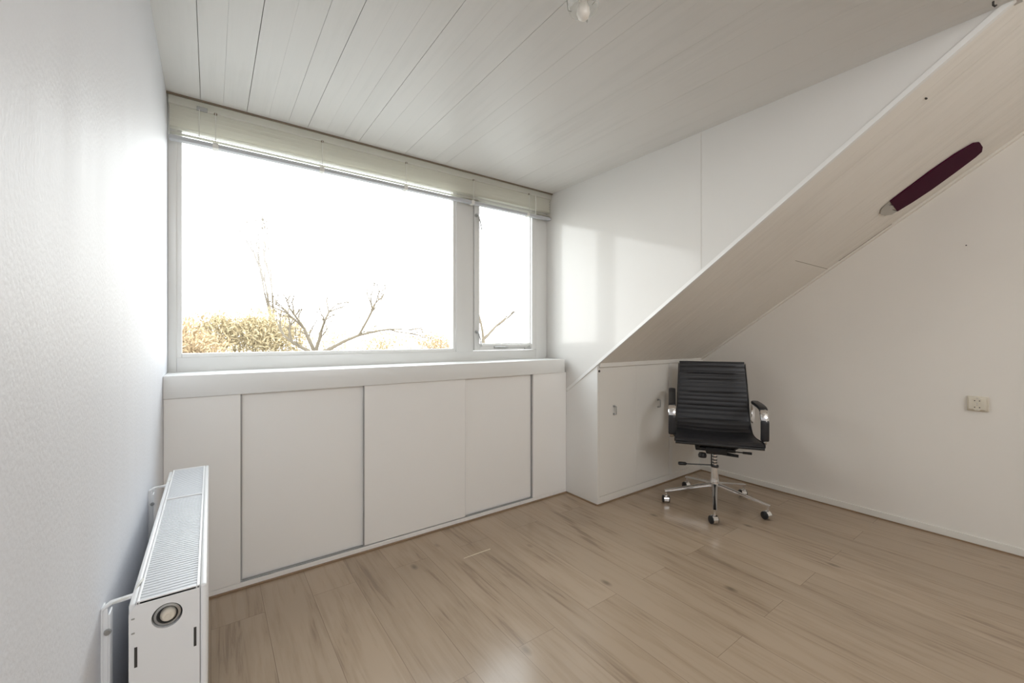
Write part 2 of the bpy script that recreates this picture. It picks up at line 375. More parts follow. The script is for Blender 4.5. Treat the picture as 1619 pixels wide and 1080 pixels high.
beads(-0.137, MX0+0.032, 1.096, 2.237, D+0.008, D+0.05, 0.022, 'glazing_bead', M['white'], win)
MB().box(-0.13, MX0+0.02, D+0.05, D+0.056, 1.10, 2.232).build('pane', M['glass'], win)
# casement on the right
w2 = beads(1.536, 2.106, 1.101, 2.231, D-0.010, D+0.055, 0.042, 'window_2', M['frame'], None); struct(w2)
beads(1.5742, 2.070, 1.1402, 2.193, D+0.012, D+0.05, 0.012, 'glazing_bead', M['white'], w2)
# slim edge on the handle side hides behind the post
MB().box(1.575, 2.069, D+0.030, D+0.036, 1.141, 2.192).build('pane', M['glass'], w2)
def handle(zc):
    h = MB().lathe([(0, -0.012), (0.011, -0.012), (0.011, 0.0), (0.013, 0.0), (0.013, 0.004), (0, 0.004)], (1.548, D-0.008, zc), 16, 'Y')
    h.tube([(1.548, D-0.020, zc+0.004), (1.556, D-0.030, zc-0.002), (1.568, D-0.035, zc-0.045), (1.582, D-0.035, zc-0.105)], [0.008, 0.0075, 0.007, 0.006], 10, flat=(1, 0.7))
    return h.build('handle', M['steel'], w2, smooth='auto')
handle(2.075); handle(1.235)
s = MB(); s.tube([(1.70, D-0.016, 1.122), (1.74, D-0.016, 1.122), (1.80, D-0.014, 1.121), (1.83, D-0.013, 1.120)], [0.008, 0.010, 0.010, 0.006], 10)
s.tube([(1.82, D-0.013, 1.120), (2.02, D-0.013, 1.117)], 0.0035, 8); s.box(1.985, 2.045, D-0.022, D-0.003, 1.104, 1.116, 0.002)
s.prism([(1.985, 1.104), (2.045, 1.104), (2.045, 1.132), (2.03, 1.132)], 'Y', D-0.012, D-0.005)
s.build('window_stay', M['steel'], w2, smooth='auto')
# sill
w = MB().box(XL, 2.198, DF-0.013, D+0.002, 0.928, 1.029, 0.004)
struct(w.build('window_sill', M['white'], smooth='auto'))

# ---------------------------------------------------------------- low cupboard with sliding doors
cb = thing('sliding_door_cupboard', 'long low white cupboard with sliding doors built in under the window sill', 'cupboard', (1.0, DF, 0))
zt = 0.9275
MB().box(XL+0.001, XC-0.001, DF-0.001, DF+0.004, 0.008, 0.030, 0.001).box(XL+0.001, XC-0.001, DF+0.004, D-0.001, 0.008, 0.026).build('plinth', M['cup'], cb)
MB().box(XL+0.001, 0.114, DF-0.001, DF+0.018, 0.031, zt, 0.0015).build('fixed_panel', M['cup'], cb)
MB().box(1.897, XC-0.002, DF-0.001, DF+0.018, 0.031, zt, 0.0015).build('fixed_panel', M['cup'], cb)
for x0, x1, y0, e in ((0.121, 0.705, DF+0.020, 'b'), (0.694, 1.334, DF+0.002, 'l'), (1.325, 1.889, DF+0.020, 'b')):
    d_ = MB().box(x0, x1, y0, y0+0.014, 0.036, zt, 0.001).build('sliding_door', M['cup'], cb)
    if e == 'l': MB().box(x1, x1+0.0025, y0-0.001, y0+0.014, 0.036, zt).build('edge_profile', M['white'], d_)
    if e == 'l': MB().box(x0-0.003, x0, y0-0.001, y0+0.014, 0.036, zt).build('edge_profile', M['alu'], d_)
for x0, x1 in ((0.115, 0.69), (1.335, 1.896)):
    MB().box(x0, x1, DF+0.006, DF+0.019, 0.0305, 0.0345).build('bottom_track', M['alu'], cb)
MB().box(0.1143, 0.1203, DF+0.012, DF+0.034, 0.031, zt).build('edge_profile', M['alu'], cb)
MB().box(1.8897, 1.8965, DF+0.012, DF+0.034, 0.031, zt).build('edge_profile', M['alu'], cb)
MB().box(XL+0.001, XC-0.001, DF+0.036, D-0.001, 0.0265, zt).build('carcass', M['cup'], cb)

# ---------------------------------------------------------------- knee cupboard under the slope
kc = thing('knee_wall_cupboard', 'cream two-door cupboard with small grey handles fitted under the sloping ceiling', 'cupboard', (2.8, YC, 0))
zk = roof(YC)-0.022
w = MB(); w.prism([(YC+0.002, 0.008), (DF+0.01, 0.008), (DF+0.01, roof(DF+0.01)-0.002), (YC+0.002, roof(YC+0.002)-0.002)], 'X', XC+0.001, XC+0.018)
w.build('side_panel', M['white'], kc)
MB().box(XC+0.018, 3.085, YC+0.016, YC+0.03, 0.008, zk).build('carcass', M['cup2'], kc)
MB().box(XC+0.003, XR-0.012, YC-0.001, YC+0.016, 0.008, 0.056, 0.001).build('plinth', M['cup2'], kc)
MB().box(XC+0.003, XC+0.020, YC+0.000, YC+0.016, 0.056, zk).build('stile', M['cup2'], kc)
for x0, x1, hx in ((XC+0.0225, 2.666, 2.398), (2.6672, 3.085, 2.934)):
    d_ = MB().box(x0, x1, YC, YC+0.015, 0.0585, zk-0.002, 0.0008).build('door', M['cup2'], kc)
    h = MB(); h.box(hx-0.008, hx+0.012, YC-0.004, YC, 0.626, 0.640, 0.001).box(hx-0.008, hx+0.012, YC-0.004, YC, 0.684, 0.698, 0.001)
    h.tube([(hx+0.006, YC-0.004, 0.632), (hx+0.006, YC-0.02, 0.636), (hx+0.006, YC-0.02, 0.688), (hx+0.006, YC-0.004, 0.692)], 0.0045, 8)
    h.build('handle', M['steel'], d_, smooth='auto')
MB().box(3.0865, 3.125, YC-0.006, YC+0.016, 0.056, zk, 0.002).build('post', M['white'], kc)
MB().box(3.125, XR-0.001, YC+0.010, YC+0.02, 0.0565, zk).build('fixed_panel', M['cup2'], kc)
MB().lathe([(0, 0), (0.008, 0), (0.009, 0.004), (0, 0.004)], (2.243, YC-0.004, 0.955), 12, 'Y').build('screw_cap', M['dark'], kc)

# ---------------------------------------------------------------- venetian blind
YB0 = D-0.052
vb = thing('venetian_blind', 'cream venetian blind drawn up in a stack above the window', 'blind', (1.0, YB0, 2.32))
xa, xb = XL+0.006, XC-0.006
MB().box(xa, xb, YB0-0.012, YB0+0.030, 2.303, 2.340, 0.002).build('head_rail', M['slat'], vb)
zs = 2.296
slats = [(2.291-0.0205*k, 0.80) for k in range(5)]+[(2.200, 0.12), (2.197, 0.1), (2.172, 0.05), (2.169, 0.0)]
for z, tilt in slats:
    # slightly crowned slat, turned by tilt with its room edge up
    w = MB(); n = 8; prof = []
    for k in range(n+1):
        t = k/n-0.5; a, b = t*0.025, 0.0018*(1-4*t*t)
        prof.append((YB0+0.008+a*math.cos(tilt)+b*math.sin(tilt)*-1, z-a*math.sin(tilt)+b*math.cos(tilt)))
    w.prism(prof+[(a, b-0.0007) for a, b in prof[::-1]], 'X', xa+0.004, xb-0.004)
    w.build('slat', M['slat'], vb)
MB().box(xa+0.002, xb-0.002, YB0-0.010, YB0+0.026, 2.136, 2.157, 0.004).build('bottom_rail', M['rail'], vb)
for x in (0.019, 0.509, 1.002, 1.494, 1.988):
    MB().tube([(x, YB0-0.016, 2.306), (x, YB0-0.0165, 2.22), (x, YB0-0.016, 2.150)], 0.0018, 6).tube([(x, YB0+0.036, 2.306), (x, YB0+0.036, 2.150)], 0.0012, 6).build('ladder_cord', M['cord'], vb)
    MB().lathe([(0, -0.004), (0.007, -0.004), (0.007, 0), (0, 0)], (x, YB0-0.0125, 2.300), 12, 'Y').build('cord_guide', M['gap'], vb)
    MB().box(x-0.012, x+0.012, YB0-0.013, YB0+0.029, 2.133, 2.160, 0.002).build('rail_clip', M['cord'], vb)
MB().box(-0.055, -0.013, YB0-0.020, YB0-0.012, 2.296, 2.316, 0.002).build('cord_lock', M['alu'], vb)
MB().tube([(-0.045, YB0-0.02, 2.30), (-0.046, YB0-0.021, 2.24), (-0.045, YB0-0.02, 2.16)], 0.0016, 6).build('pull_cord', M['cord'], vb)
MB().tube([(2.05, YB0-0.02, 2.30), (2.05, YB0-0.02, 2.155)], 0.0035, 8).build('tilt_wand', M['cord'], vb)

# ---------------------------------------------------------------- radiator
ra = thing('radiator', 'white panel radiator with top grille standing out from the left wall', 'radiator', (-0.07, 1.5, 0.1))
y0, y1 = 1.046, 2.0
zt_ = 0.70
w = MB()   # near side cover with valve opening, chamfered at the back
def side(yc, hole):
    w = MB()
    # outline in XZ with circular hole
    outl = [(-0.005-0.013, 0.10), (-0.018, zt_), (-0.112, zt_), (-0.124, zt_-0.018), (-0.124, 0.10)]
    if not hole:
        w.prism(outl, 'Y', yc, yc+0.002); return w
    hx, hz, hr = -0.0685, 0.660, 0.0235
    n = 32
    bm = w.bm
    def ringy(y):
        c = [bm.verts.new((hx+hr*math.cos(2*math.pi*k/n), y, hz+hr*math.sin(2*math.pi*k/n))) for k in range(n)]
        # outer square points matched to angle
        o_ = []
        X0, X1, Z0, Z1 = -0.112, -0.018, 0.60, zt_
        for k in range(n):
            t = 2*math.pi*k/n; cx_, sz_ = math.cos(t), math.sin(t)
            s_ = 1e9
            if cx_ > 1e-9: s_ = min(s_, (X1-hx)/cx_)
            if cx_ < -1e-9: s_ = min(s_, (X0-hx)/cx_)
            if sz_ > 1e-9: s_ = min(s_, (Z1-hz)/sz_)
            if sz_ < -1e-9: s_ = min(s_, (Z0-hz)/sz_)
            o_.append(bm.verts.new((hx+s_*cx_, y, hz+s_*sz_)))
        return c, o_
    c, o_ = ringy(yc)
    for k in range(n): bm.faces.new((c[k], c[(k+1) % n], o_[(k+1) % n], o_[k]))
    c2 = [bm.verts.new((v.co.x, yc+0.012, v.co.z)) for v in c]
    for k in range(n): bm.faces.new((c[k], c[(k+1) % n], c2[(k+1) % n], c2[k]))
    # corners of the top
    def q(*p): bm.faces.new([bm.verts.new((a, yc, b)) for a, b in p])
    o_s = [(v.co.x, v.co.z) for v in o_]
    for (cx_, cz_) in ((-0.018, zt_), (-0.112, zt_), (-0.112, 0.60), (-0.018, 0.60)):
        near = sorted(o_s, key=lambda p: (p[0]-cx_)**2+(p[1]-cz_)**2)
        a = min((p for p in o_s if abs(p[0]-cx_) < 1e-6), key=lambda p: abs(p[1]-cz_)); b = min((p for p in o_s if abs(p[1]-cz_) < 1e-6), key=lambda p: abs(p[0]-cx_))
        if (a[0]-b[0])**2+(a[1]-b[1])**2 > 1e-9: q(a, (cx_, cz_), b)
    q((-0.112, 0.60), (-0.112, zt_), (-0.124, zt_-0.018), (-0.124, 0.60))
    q((-0.124, 0.10), (-0.124, 0.60), (-0.018, 0.60), (-0.018, 0.10))
    return w
sp_ = side(y0, True).build('side_cover', M['rad'], ra)
side(y1-0.002, False).build('side_cover', M['rad'], ra)
def slot(x, z0, z1):
    MB().box(x-0.0022, x+0.0022, y0-0.0006, y0+0.0004, z0, z1, 0.0003, 1).build('slot', M['dark'], sp_)
slot(-0.1140, 0.580, 0.618); slot(-0.0255, 0.582, 0.620)
for z in (0.672, 0.645): MB().box(-0.1205, -0.1155, y0-0.0008, y0+0.0004, z-0.0015, z+0.0015, 0.0004, 1).build('screw', M['steel'], sp_)
MB().box(-0.0178, -0.0065, y0-0.001, y1+0.001, 0.10, zt_+0.002, 0.004, 3).build('front_panel', M['rad'], ra, smooth='auto')
MB().box(-0.1245, -0.1138, y0+0.002, y1-0.003, 0.12, zt_-0.001, 0.004).build('back_panel', M['rad'], ra, smooth='auto')
MB().box(-0.06, -0.05, y0+0.03, y1-0.01, 0.14, zt_-0.03).build('convector', M['fin'], ra)
g = MB()
g.box(-0.1135, -0.1095, y0, y1, zt_-0.004, zt_+0.0025, 0.001); g.box(-0.023, -0.018, y0, y1, zt_-0.004, zt_+0.0025, 0.001)
g.box(-0.1095, -0.023, y0, y0+0.004, zt_-0.004, zt_+0.0025, 0.001); g.box(-0.1095, -0.023, y1-0.004, y1, zt_-0.004, zt_+0.0025, 0.001)
g.box(-0.1095, -0.023, 1.652, 1.657, zt_-0.004, zt_+0.0035, 0.001)
g.build('grille_frame', M['rad'], ra)
g = MB(); y = y0+0.008
while y < y1-0.006:
    if abs(y-1.654) > 0.005: g.box(-0.1095, -0.023, y, y+0.0082, zt_-0.004, zt_-0.0005)
    y += 0.0115
g.box(-0.1095, -0.023, y0+0.005, y1-0.005, zt_-0.014, zt_-0.012)
g.build('grille', M['fin'], ra)
vx, vz = -0.0685, 0.660
MB().lathe([(0.0225, 0.010), (0.0205, 0.004), (0.0165, 0.003), (0.016, 0.012), (0.0225, 0.012)], (vx, y0, vz), 28, 'Y').build('valve_rim', M['steel'], ra, smooth='auto')
MB().lathe([(0, -0.003), (0.004, -0.003), (0.005, 0.0), (0.0085, 0.0), (0.0105, 0.002), (0.0125, 0.006), (0.013, 0.02), (0, 0.02)], (vx+0.001, y0, vz-0.002), 24, 'Y').build('valve_knob', M['brass'], ra, smooth='auto')
MB().box(vx-0.024, vx+0.024, y0+0.0125, y0+0.014, vz-0.024, vz+0.024).build('valve_well', M['dark'], ra)
for yy in (1.090, 1.835):
    b = MB()
    b.box(XL, XL+0.003, yy, yy+0.030, 0.14, 0.684, 0.001); b.box(XL+0.003, XL+0.010, yy, yy+0.003, 0.14, 0.684, 0.001); b.box(XL+0.010, XL+0.013, yy, yy+0.03, 0.14, 0.672, 0.001)
    b.tube([(XL+0.002, yy+0.004, 0.684), (XL+0.014, yy+0.004, 0.692), (XL+0.045, yy+0.004, 0.694)], 1, 8, flat=(0.006, 0.003))
    br_ = b.build('wall_bracket', M['rad'], ra, smooth='auto')
    MB().tube([(XL+0.016, yy, 0.691), (XL+0.030, yy-0.002, 0.696), (XL+0.046, yy+0.002, 0.694), (XL+0.050, yy+0.03, 0.700), (XL+0.056, yy+0.045, 0.704)], 0.0022, 8).build('wire_clip', M['cord'], br_, smooth=True)
    MB().lathe([(0, -0.004), (0.005, -0.004), (0.006, 0), (0, 0)], (XL+0.010, yy, 0.640), 10, 'Y').build('screw', M['steel'], br_)

# ---------------------------------------------------------------- socket
so = thing('wall_socket', 'cream double power socket on the right wall', 'socket', (XR, 0.372, 0.77))
MB().box(XR-0.012, XR, 0.329, 0.414, 0.772, 0.858, 0.004, 3).build('socket_plate', M['socket'], so, smooth='auto')
MB().box(XR-0.028, XR-0.012, 0.336, 0.408, 0.779, 0.851, 0.007, 3).build('socket_body', M['socket'], so, smooth='auto')
def cup(yc, zc):
    f = MB().lathe([(0.0, -0.0004), (0.0165, -0.0004), (0.0165, -0.0022), (0.0185, -0.0022), (0.0185, 0.001)], (XR-0.028, yc, zc), 24, 'X').build('socket_opening', M['socket'], so)
    for dy, dz in ((0.0095, 0), (-0.0095, 0)):
        MB().lathe([(0, -0.0010), (0.0028, -0.0010), (0.0028, -0.0004)], (XR-0.028, yc+dy, zc+dz), 12, 'X').build('pin_hole', M['dark'], f)
    for dz in (0.0145, -0.0145):
        MB().box(XR-0.0295, XR-0.0284, yc-0.002, yc+0.002, zc+dz-0.0025, zc+dz+0.0025).build('earth_contact', M['steel'], f)
cup(0.372, 0.834); cup(0.372, 0.796)

# ---------------------------------------------------------------- ceiling lamp
cl = thing('ceiling_lamp', 'small clear glass ceiling lamp with a pale bulb', 'lamp', (0.985, 0.965, ZC))
cx_, cy_ = 0.985, 0.965
MB().lathe([(0, 0), (0.030, 0), (0.032, -0.010), (0.020, -0.022), (0, -0.022)], (cx_, cy_, ZC), 32).build('ceiling_rose', M['endcap'], cl, smooth='auto')
MB().lathe([(0.013, -0.022), (0.014, -0.048), (0.011, -0.052), (0, -0.052)], (cx_, cy_, ZC), 24).build('bulb_holder', M['socket'], cl, smooth='auto')
bulb = simple('frosted_bulb', (0.86, 0.82, 0.76), 0.3)
MB().lathe([(0.010, -0.050), (0.013, -0.062), (0.020, -0.078), (0.0215, -0.092), (0.017, -0.106), (0.008, -0.114), (0, -0.116)], (cx_, cy_, ZC), 28).build('bulb', bulb, cl, smooth=True)
gm = simple('lamp_shade_glass', (0.9, 0.92, 0.9), 0.08); gm.node_tree.nodes['Principled BSDF'].inputs['Alpha'].default_value = 0.28
MB().lathe([(0.030, -0.012), (0.046, -0.022), (0.053, -0.045), (0.050, -0.070), (0.046, -0.082), (0.0445, -0.082), (0.0485, -0.070), (0.0515, -0.045), (0.045, -0.024), (0.030, -0.014)], (cx_, cy_, ZC), 36).build('glass_shade', gm, cl, smooth=True)
for k in range(3):
    t = R(30+120*k)
    MB().tube([(cx_+0.03*math.cos(t), cy_+0.03*math.sin(t), ZC-0.014), (cx_+0.056*math.cos(t), cy_+0.056*math.sin(t), ZC-0.045), (cx_+0.050*math.cos(t), cy_+0.050*math.sin(t), ZC-0.088), (cx_+0.040*math.cos(t), cy_+0.040*math.sin(t), ZC-0.090)], 0.0016, 6).build('shade_clip', M['steel'], cl)

# ---------------------------------------------------------------- flat plum-coloured panel on the slope
pl = thing('oval_panel', 'flat dark purple rounded panel with one pale end on the sloping ceiling', 'panel', (3.29, 0.53, roof(0.53)))
OUT = [(3.150, 0.668), (3.146, 0.598), (3.143, 0.50), (3.160, 0.41), (3.196, 0.350), (3.245, 0.334), (3.335, 0.333), (3.395, 0.342), (3.412, 0.367), (3.424, 0.45), (3.428, 0.544), (3.412, 0.62), (3.385, 0.683)]
END = [(3.150, 0.668), (3.20, 0.682), (3.25, 0.672), (3.30, 0.690), (3.385, 0.683), (3.372, 0.706), (3.30, 0.726), (3.225, 0.728), (3.172, 0.708)]
def slab(outline, d0, d1, name, mat, parent):
    w = MB(); w.prism([(x, y) for x, y in outline], 'Z', d0, d1)
    bmesh.ops.recalc_face_normals(w.bm, faces=w.bm.faces[:])
    for v in w.bm.verts:
        a = on_roof(v.co.y, v.co.z); v.co = Vector((v.co.x, a[0], a[1]))
    return w.build(name, mat, parent)
slab(OUT, 0.0012, 0.008, 'panel_face', M['purple'], pl)
slab(END, 0.0012, 0.007, 'end_piece', M['endcap'], pl)
w = MB()
w.prism([on_roof(1.02, 0.0018), on_roof(0.74, 0.0018), on_roof(0.74, -0.001), on_roof(1.02, -0.001)], 'X', XR-0.0302, XR-0.0282)
struct(w.build('trim_12', M['gap']))

# small fixings
def peg(name, label, cat, p, ax, r=0.006):
    p = Vector(p); n = {'roof': Vector((0, -math.sin(sl), -math.cos(sl))), 'right': Vector((-1, 0, 0))}[ax]
    o = MB().tube([p-n*0.002, p+n*0.006, p+n*0.008], [r*0.6, r, r*0.7], 10).build(name, M['dark'], smooth='auto')
    return tag(o, label, cat)
peg('screw_plug', 'tiny dark plug in the sloping ceiling boards beside the dormer rim', 'plug', (2.369, 0.39, roof(0.39)), 'roof', 0.004)
peg('nail', 'tiny dark nail in the right wall below the purple panel', 'nail', (XR, 0.417, 1.735), 'right', 0.0035)
w = MB().tube([(2.17, 0.19, ZC), (2.17, 0.19, ZC-0.012), (2.172, 0.186, ZC-0.018), (2.176, 0.184, ZC-0.014)], 0.003, 8).build('ceiling_hook', M['dark'], smooth='auto')
tag(w, 'small dark hook in the ceiling at the top of the dormer rim', 'hook')

# ---------------------------------------------------------------- office chair
CX, CY = 2.905, 1.556
FA = math.atan2(-0.547, -0.837)      # direction the seat faces
ch = thing('office_chair', 'black ribbed leather swivel chair on a chrome five-star base with castors', 'office chair', (CX, CY, 0), FA)
# local frame: +X faces forward, +Y to the sitter's left
def sweep_profile():
    """side profile (x, z) from seat front edge to top of the back"""
    P = [(0.262, 0.488), (0.250, 0.504), (0.215, 0.512), (0.12, 0.503), (0.0, 0.492), (-0.09, 0.494), (-0.150, 0.512), (-0.195, 0.555), (-0.216, 0.61), (-0.226, 0.68), (-0.236, 0.76), (-0.262, 0.88), (-0.300, 1.000)]
    out = []
    for i in range(len(P)-1):
        p0 = P[max(i-1, 0)]; p1 = P[i]; p2 = P[i+1]; p3 = P[min(i+2, len(P)-1)]
        n = 10
        for k in range(n):
            t = k/n
            out.append(tuple(0.5*((2*p1[j])+(-p0[j]+p2[j])*t+(2*p0[j]-5*p1[j]+4*p2[j]-p3[j])*t*t+(-p0[j]+3*p1[j]-3*p2[j]+p3[j])*t**3) for j in (0, 1)))
    out.append(P[-1]); return out
prof = sweep_profile()
# resample by length
def resample(pr, ds):
    out = [pr[0]]; acc = 0
    for a, b in zip(pr, pr[1:]):
        L = math.dist(a, b)
        while acc+L >= ds:
            t = (ds-acc)/L; a = (a[0]+(b[0]-a[0])*t, a[1]+(b[1]-a[1])*t); out.append(a); L = math.dist(a, b); acc = 0
        acc += L
    return out
pr = resample(prof, 0.006)
N = len(pr)
def halfw(i):
    t = i/N
    if t < 0.45: return 0.262-0.012*(t/0.45)
    return 0.250-0.024*((t-0.45)/0.55)
def sling(i0, i1, name):
    w = MB(); rows = []
    for i in range(i0, i1+1):
        x, z = pr[i]; a = pr[max(i-1, 0)]; b = pr[min(i+1, N-1)]
        dx, dz = b[0]-a[0], b[1]-a[1]; L = math.hypot(dx, dz); nx, nz = dz/L, -dx/L   # outward = towards sitter
        if nz < 0 and i < N*0.4: nx, nz = -nx, -nz
        rib = abs(math.sin(math.pi*(i*0.006)/0.034))**0.55
        hw = halfw(i); row = []
        nn = 10
        for k in range(nn+1):
            y = -hw+2*hw*k/nn
            e = min(1, (hw-abs(y))/0.05)
            th = 0.006+0.0042*rib*min(1, e*1.4+0.15)
            sag = -0.010*math.cos(math.pi*y/(2*hw))**1.0 if i < N*0.9 else 0
            sg = 1
            row.append((Vector((x+nx*(th+sag), y, z+nz*(th+sag))), Vector((x-nx*(0.006-sag), y, z-nz*(0.006-sag)))))
        rows.append(row)
    T = [[w.bm.verts.new(p[0]) for p in r] for r in rows]; B = [[w.bm.verts.new(p[1]) for p in r] for r in rows]
    nn = len(T[0])-1
    for i in range(len(T)-1):
        for k in range(nn):
            w.bm.faces.new((T[i][k], T[i][k+1], T[i+1][k+1], T[i+1][k])); w.bm.faces.new((B[i][k], B[i+1][k], B[i+1][k+1], B[i][k+1]))
        w.bm.faces.new((T[i][0], T[i+1][0], B[i+1][0], B[i][0])); w.bm.faces.new((T[i][nn], B[i][nn], B[i+1][nn], T[i+1][nn]))
    for i in (0, -1):
        for k in range(nn): w.bm.faces.new((T[i][k], B[i][k], B[i][k+1], T[i][k+1]))
    return w.build(name, M['leather'], ch, smooth='auto')
split = next(i for i in range(N) if pr[i][0] < -0.17)
sling(2, split, 'seat'); sling(split, N-2, 'backrest')
fx = simple('satin_aluminium', (0.55, 0.55, 0.55), 0.3, 1.0)
for s_ in (-1, 1):
    pts = [Vector((pr[i][0]-0.004*0, s_*(halfw(i)+0.004), pr[i][1])) for i in range(3, N, 3)]
    MB().tube(pts, 1, 8, flat=(0.0035, 0.011), up=(0, 0, 1)).build('side_rail', M['blackp'], ch, smooth='auto')
    pts = [Vector((pr[i][0], s_*(halfw(i)+0.0085), pr[i][1])) for i in range(int(N*0.45), N, 3)]
    MB().tube(pts, 1, 8, flat=(0.0015, 0.008), up=(0, 0, 1)).build('trim_strip', fx, ch, smooth='auto')
MB().tube([(0.258, -0.262, 0.490), (0.258, 0.262, 0.490)], 0.0095, 10).build('front_bar', M['blackp'], ch, smooth='auto')
MB().tube([(-0.301, -0.228, 1.0), (-0.301, 0.228, 1.0)], 0.0085, 10).build('top_bar', M['blackp'], ch, smooth='auto')
MB().tube([(-0.24, -0.245, 0.66), (-0.255, -0.1, 0.655), (-0.255, 0.1, 0.655), (-0.24, 0.245, 0.66)], 0.009, 10).build('back_bar', M['chrome'], ch, smooth='auto')
# arms: loops of flat bar; chrome with black sleeves on top and on the upright
def bez(P, n=8):
    out = []
    for i in range(len(P)-1):
        p0 = Vector(P[max(i-1, 0)]); p1 = Vector(P[i]); p2 = Vector(P[i+1]); p3 = Vector(P[min(i+2, len(P)-1)])
        for k in range(n):
            t = k/n; out.append(0.5*((2*p1)+(-p0+p2)*t+(2*p0-5*p1+4*p2-p3)*t*t+(-p0+3*p1-3*p2+p3)*t**3))
    out.append(Vector(P[-1])); return out
def arm(s_, rear_z):
    Y = s_*0.283
    dz = rear_z-0.715
    path = bez([(-0.225, s_*0.262, 0.575), (-0.27, Y, 0.60+dz*0.5), (-0.285, Y, 0.66+dz*0.9), (-0.24, Y, 0.712+dz*0.95), (-0.12, Y, 0.722+dz*0.5), (0.05, Y, 0.722+dz*0.05), (0.115, Y, 0.706), (0.145, Y, 0.665), (0.15, Y, 0.60), (0.145, Y, 0.525), (0.12, Y, 0.498), (0.06, s_*0.270, 0.488)])
    n = len(path)
    a = MB().tube(path, 1, 12, flat=(0.016, 0.007), up=(-1, 0, 0)).build('arm', M['chrome'], ch, smooth='auto')
    a1 = path[int(n*0.30):int(n*0.56)]
    MB().tube(a1, [0.6]+[1]*(len(a1)-2)+[0.6], 12, flat=(0.025, 0.014), up=(0, 0, 1)).build('arm_pad', M['leather'], a, smooth='auto')
    a2 = path[int(n*0.655):int(n*0.84)]
    MB().tube(a2, [0.85]+[1]*(len(a2)-2)+[0.85], 12, flat=(0.025, 0.014), up=(-1, 0, 0)).build('arm_sleeve', M['leather'], a, smooth='auto')
    a3 = path[int(n*0.54):int(n*0.67)]
    MB().tube(a3, [1, 1.05]+[1.12]*(len(a3)-4)+[1.05, 1], 12, flat=(0.0235, 0.0135), up=(0, 0, 1)).build('arm_corner', M['chrome'], a, smooth='auto')
arm(1, 0.715); arm(-1, 0.80)
# tilt mechanism
MB().box(-0.10, 0.12, -0.065, 0.065, 0.392, 0.440, 0.008).box(-0.06, 0.10, -0.13, 0.12, 0.408, 0.430, 0.004).build('tilt_mechanism', M['blackp'], ch, smooth='auto')
w = MB()
for s_ in (-1, 1):
    w.tube([(-0.13, s_*0.15, 0.482), (-0.09, s_*0.11, 0.435), (0.10, s_*0.11, 0.435), (0.16, s_*0.17, 0.492)], 0.009, 8)
w.tube([(0.13, -0.21, 0.488), (0.13, -0.13, 0.470), (0.13, 0.13, 0.470), (0.13, 0.21, 0.488)], 0.007, 8)
w.tube([(-0.02, -0.15, 0.430), (-0.02, 0.15, 0.430)], 0.010, 8)
w.build('seat_bracket', M['blackp'], ch, smooth='auto')
MB().lathe([(0, -0.03), (0.026, -0.03), (0.028, -0.015), (0.022, 0), (0, 0)], (0.08, -0.085, 0.388), 20).build('tension_knob', M['blackp'], ch, smooth='auto')
MB().tube([(0.03, 0.05, 0.405), (0.04, 0.17, 0.402)], 0.004, 8).tube([(0.04, 0.17, 0.402), (0.042, 0.225, 0.402)], [0.008, 0.009], 10).build('height_lever', M['blackp'], ch, smooth='auto')
MB().tube([(0.06, 0.02, 0.392), (0.08, 0.14, 0.386)], [0.012, 0.010], 10).build('lock_lever', M['blackp'], ch, smooth='auto')
# column
MB().lathe([(0, 0.39), (0.0135, 0.39), (0.0135, 0.275), (0, 0.275)], (0, 0, 0), 24).build('gas_piston', M['chrome'], ch, smooth='auto')
w = MB()
for z in (0.372, 0.352, 0.330, 0.31): w.lathe([(0.0135, z), (0.0165, z-0.001), (0.0165, z-0.006), (0.0135, z-0.007)], (0, 0, 0), 24)
w.build('column_ring', M['blackp'], ch, smooth='auto')
MB().lathe([(0, 0.290), (0.024, 0.290), (0.026, 0.284), (0.026, 0.276), (0.023, 0.274)], (0, 0, 0), 28).build('column_collar', M['blackp'], ch, smooth='auto')
MB().lathe([(0.0235, 0.278), (0.0245, 0.20), (0.027, 0.185), (0.031, 0.165), (0.031, 0.120), (0.024, 0.105), (0, 0.105)], (0, 0, 0), 32).build('column', M['chrome'], ch, smooth='auto')
# long side lever from the collar, in world towards picture-left of the chair
lv = math.radians(140.6)-FA
c_, s_ = math.cos(lv), math.sin(lv)
w = MB(); w.tube([(0.018*c_, 0.018*s_, 0.288), (0.16*c_, 0.16*s_, 0.292), (0.20*c_, 0.20*s_, 0.294)], 0.004, 8)
w.build('tilt_lever', M['blackp'], ch, smooth='auto')
MB().tube([(0.195*c_, 0.195*s_, 0.294), (0.205*c_, 0.205*s_, 0.2945), (0.245*c_, 0.245*s_, 0.296), (0.252*c_, 0.252*s_, 0.296)], [0.006, 0.012, 0.0125, 0.010], 12).build('lever_knob', M['blackp'], ch, smooth='auto')
MB().tube([(0.02, -0.022, 0.385), (0.019, -0.023, 0.285)], 0.004, 8).build('link_rod', M['blackp'], ch)
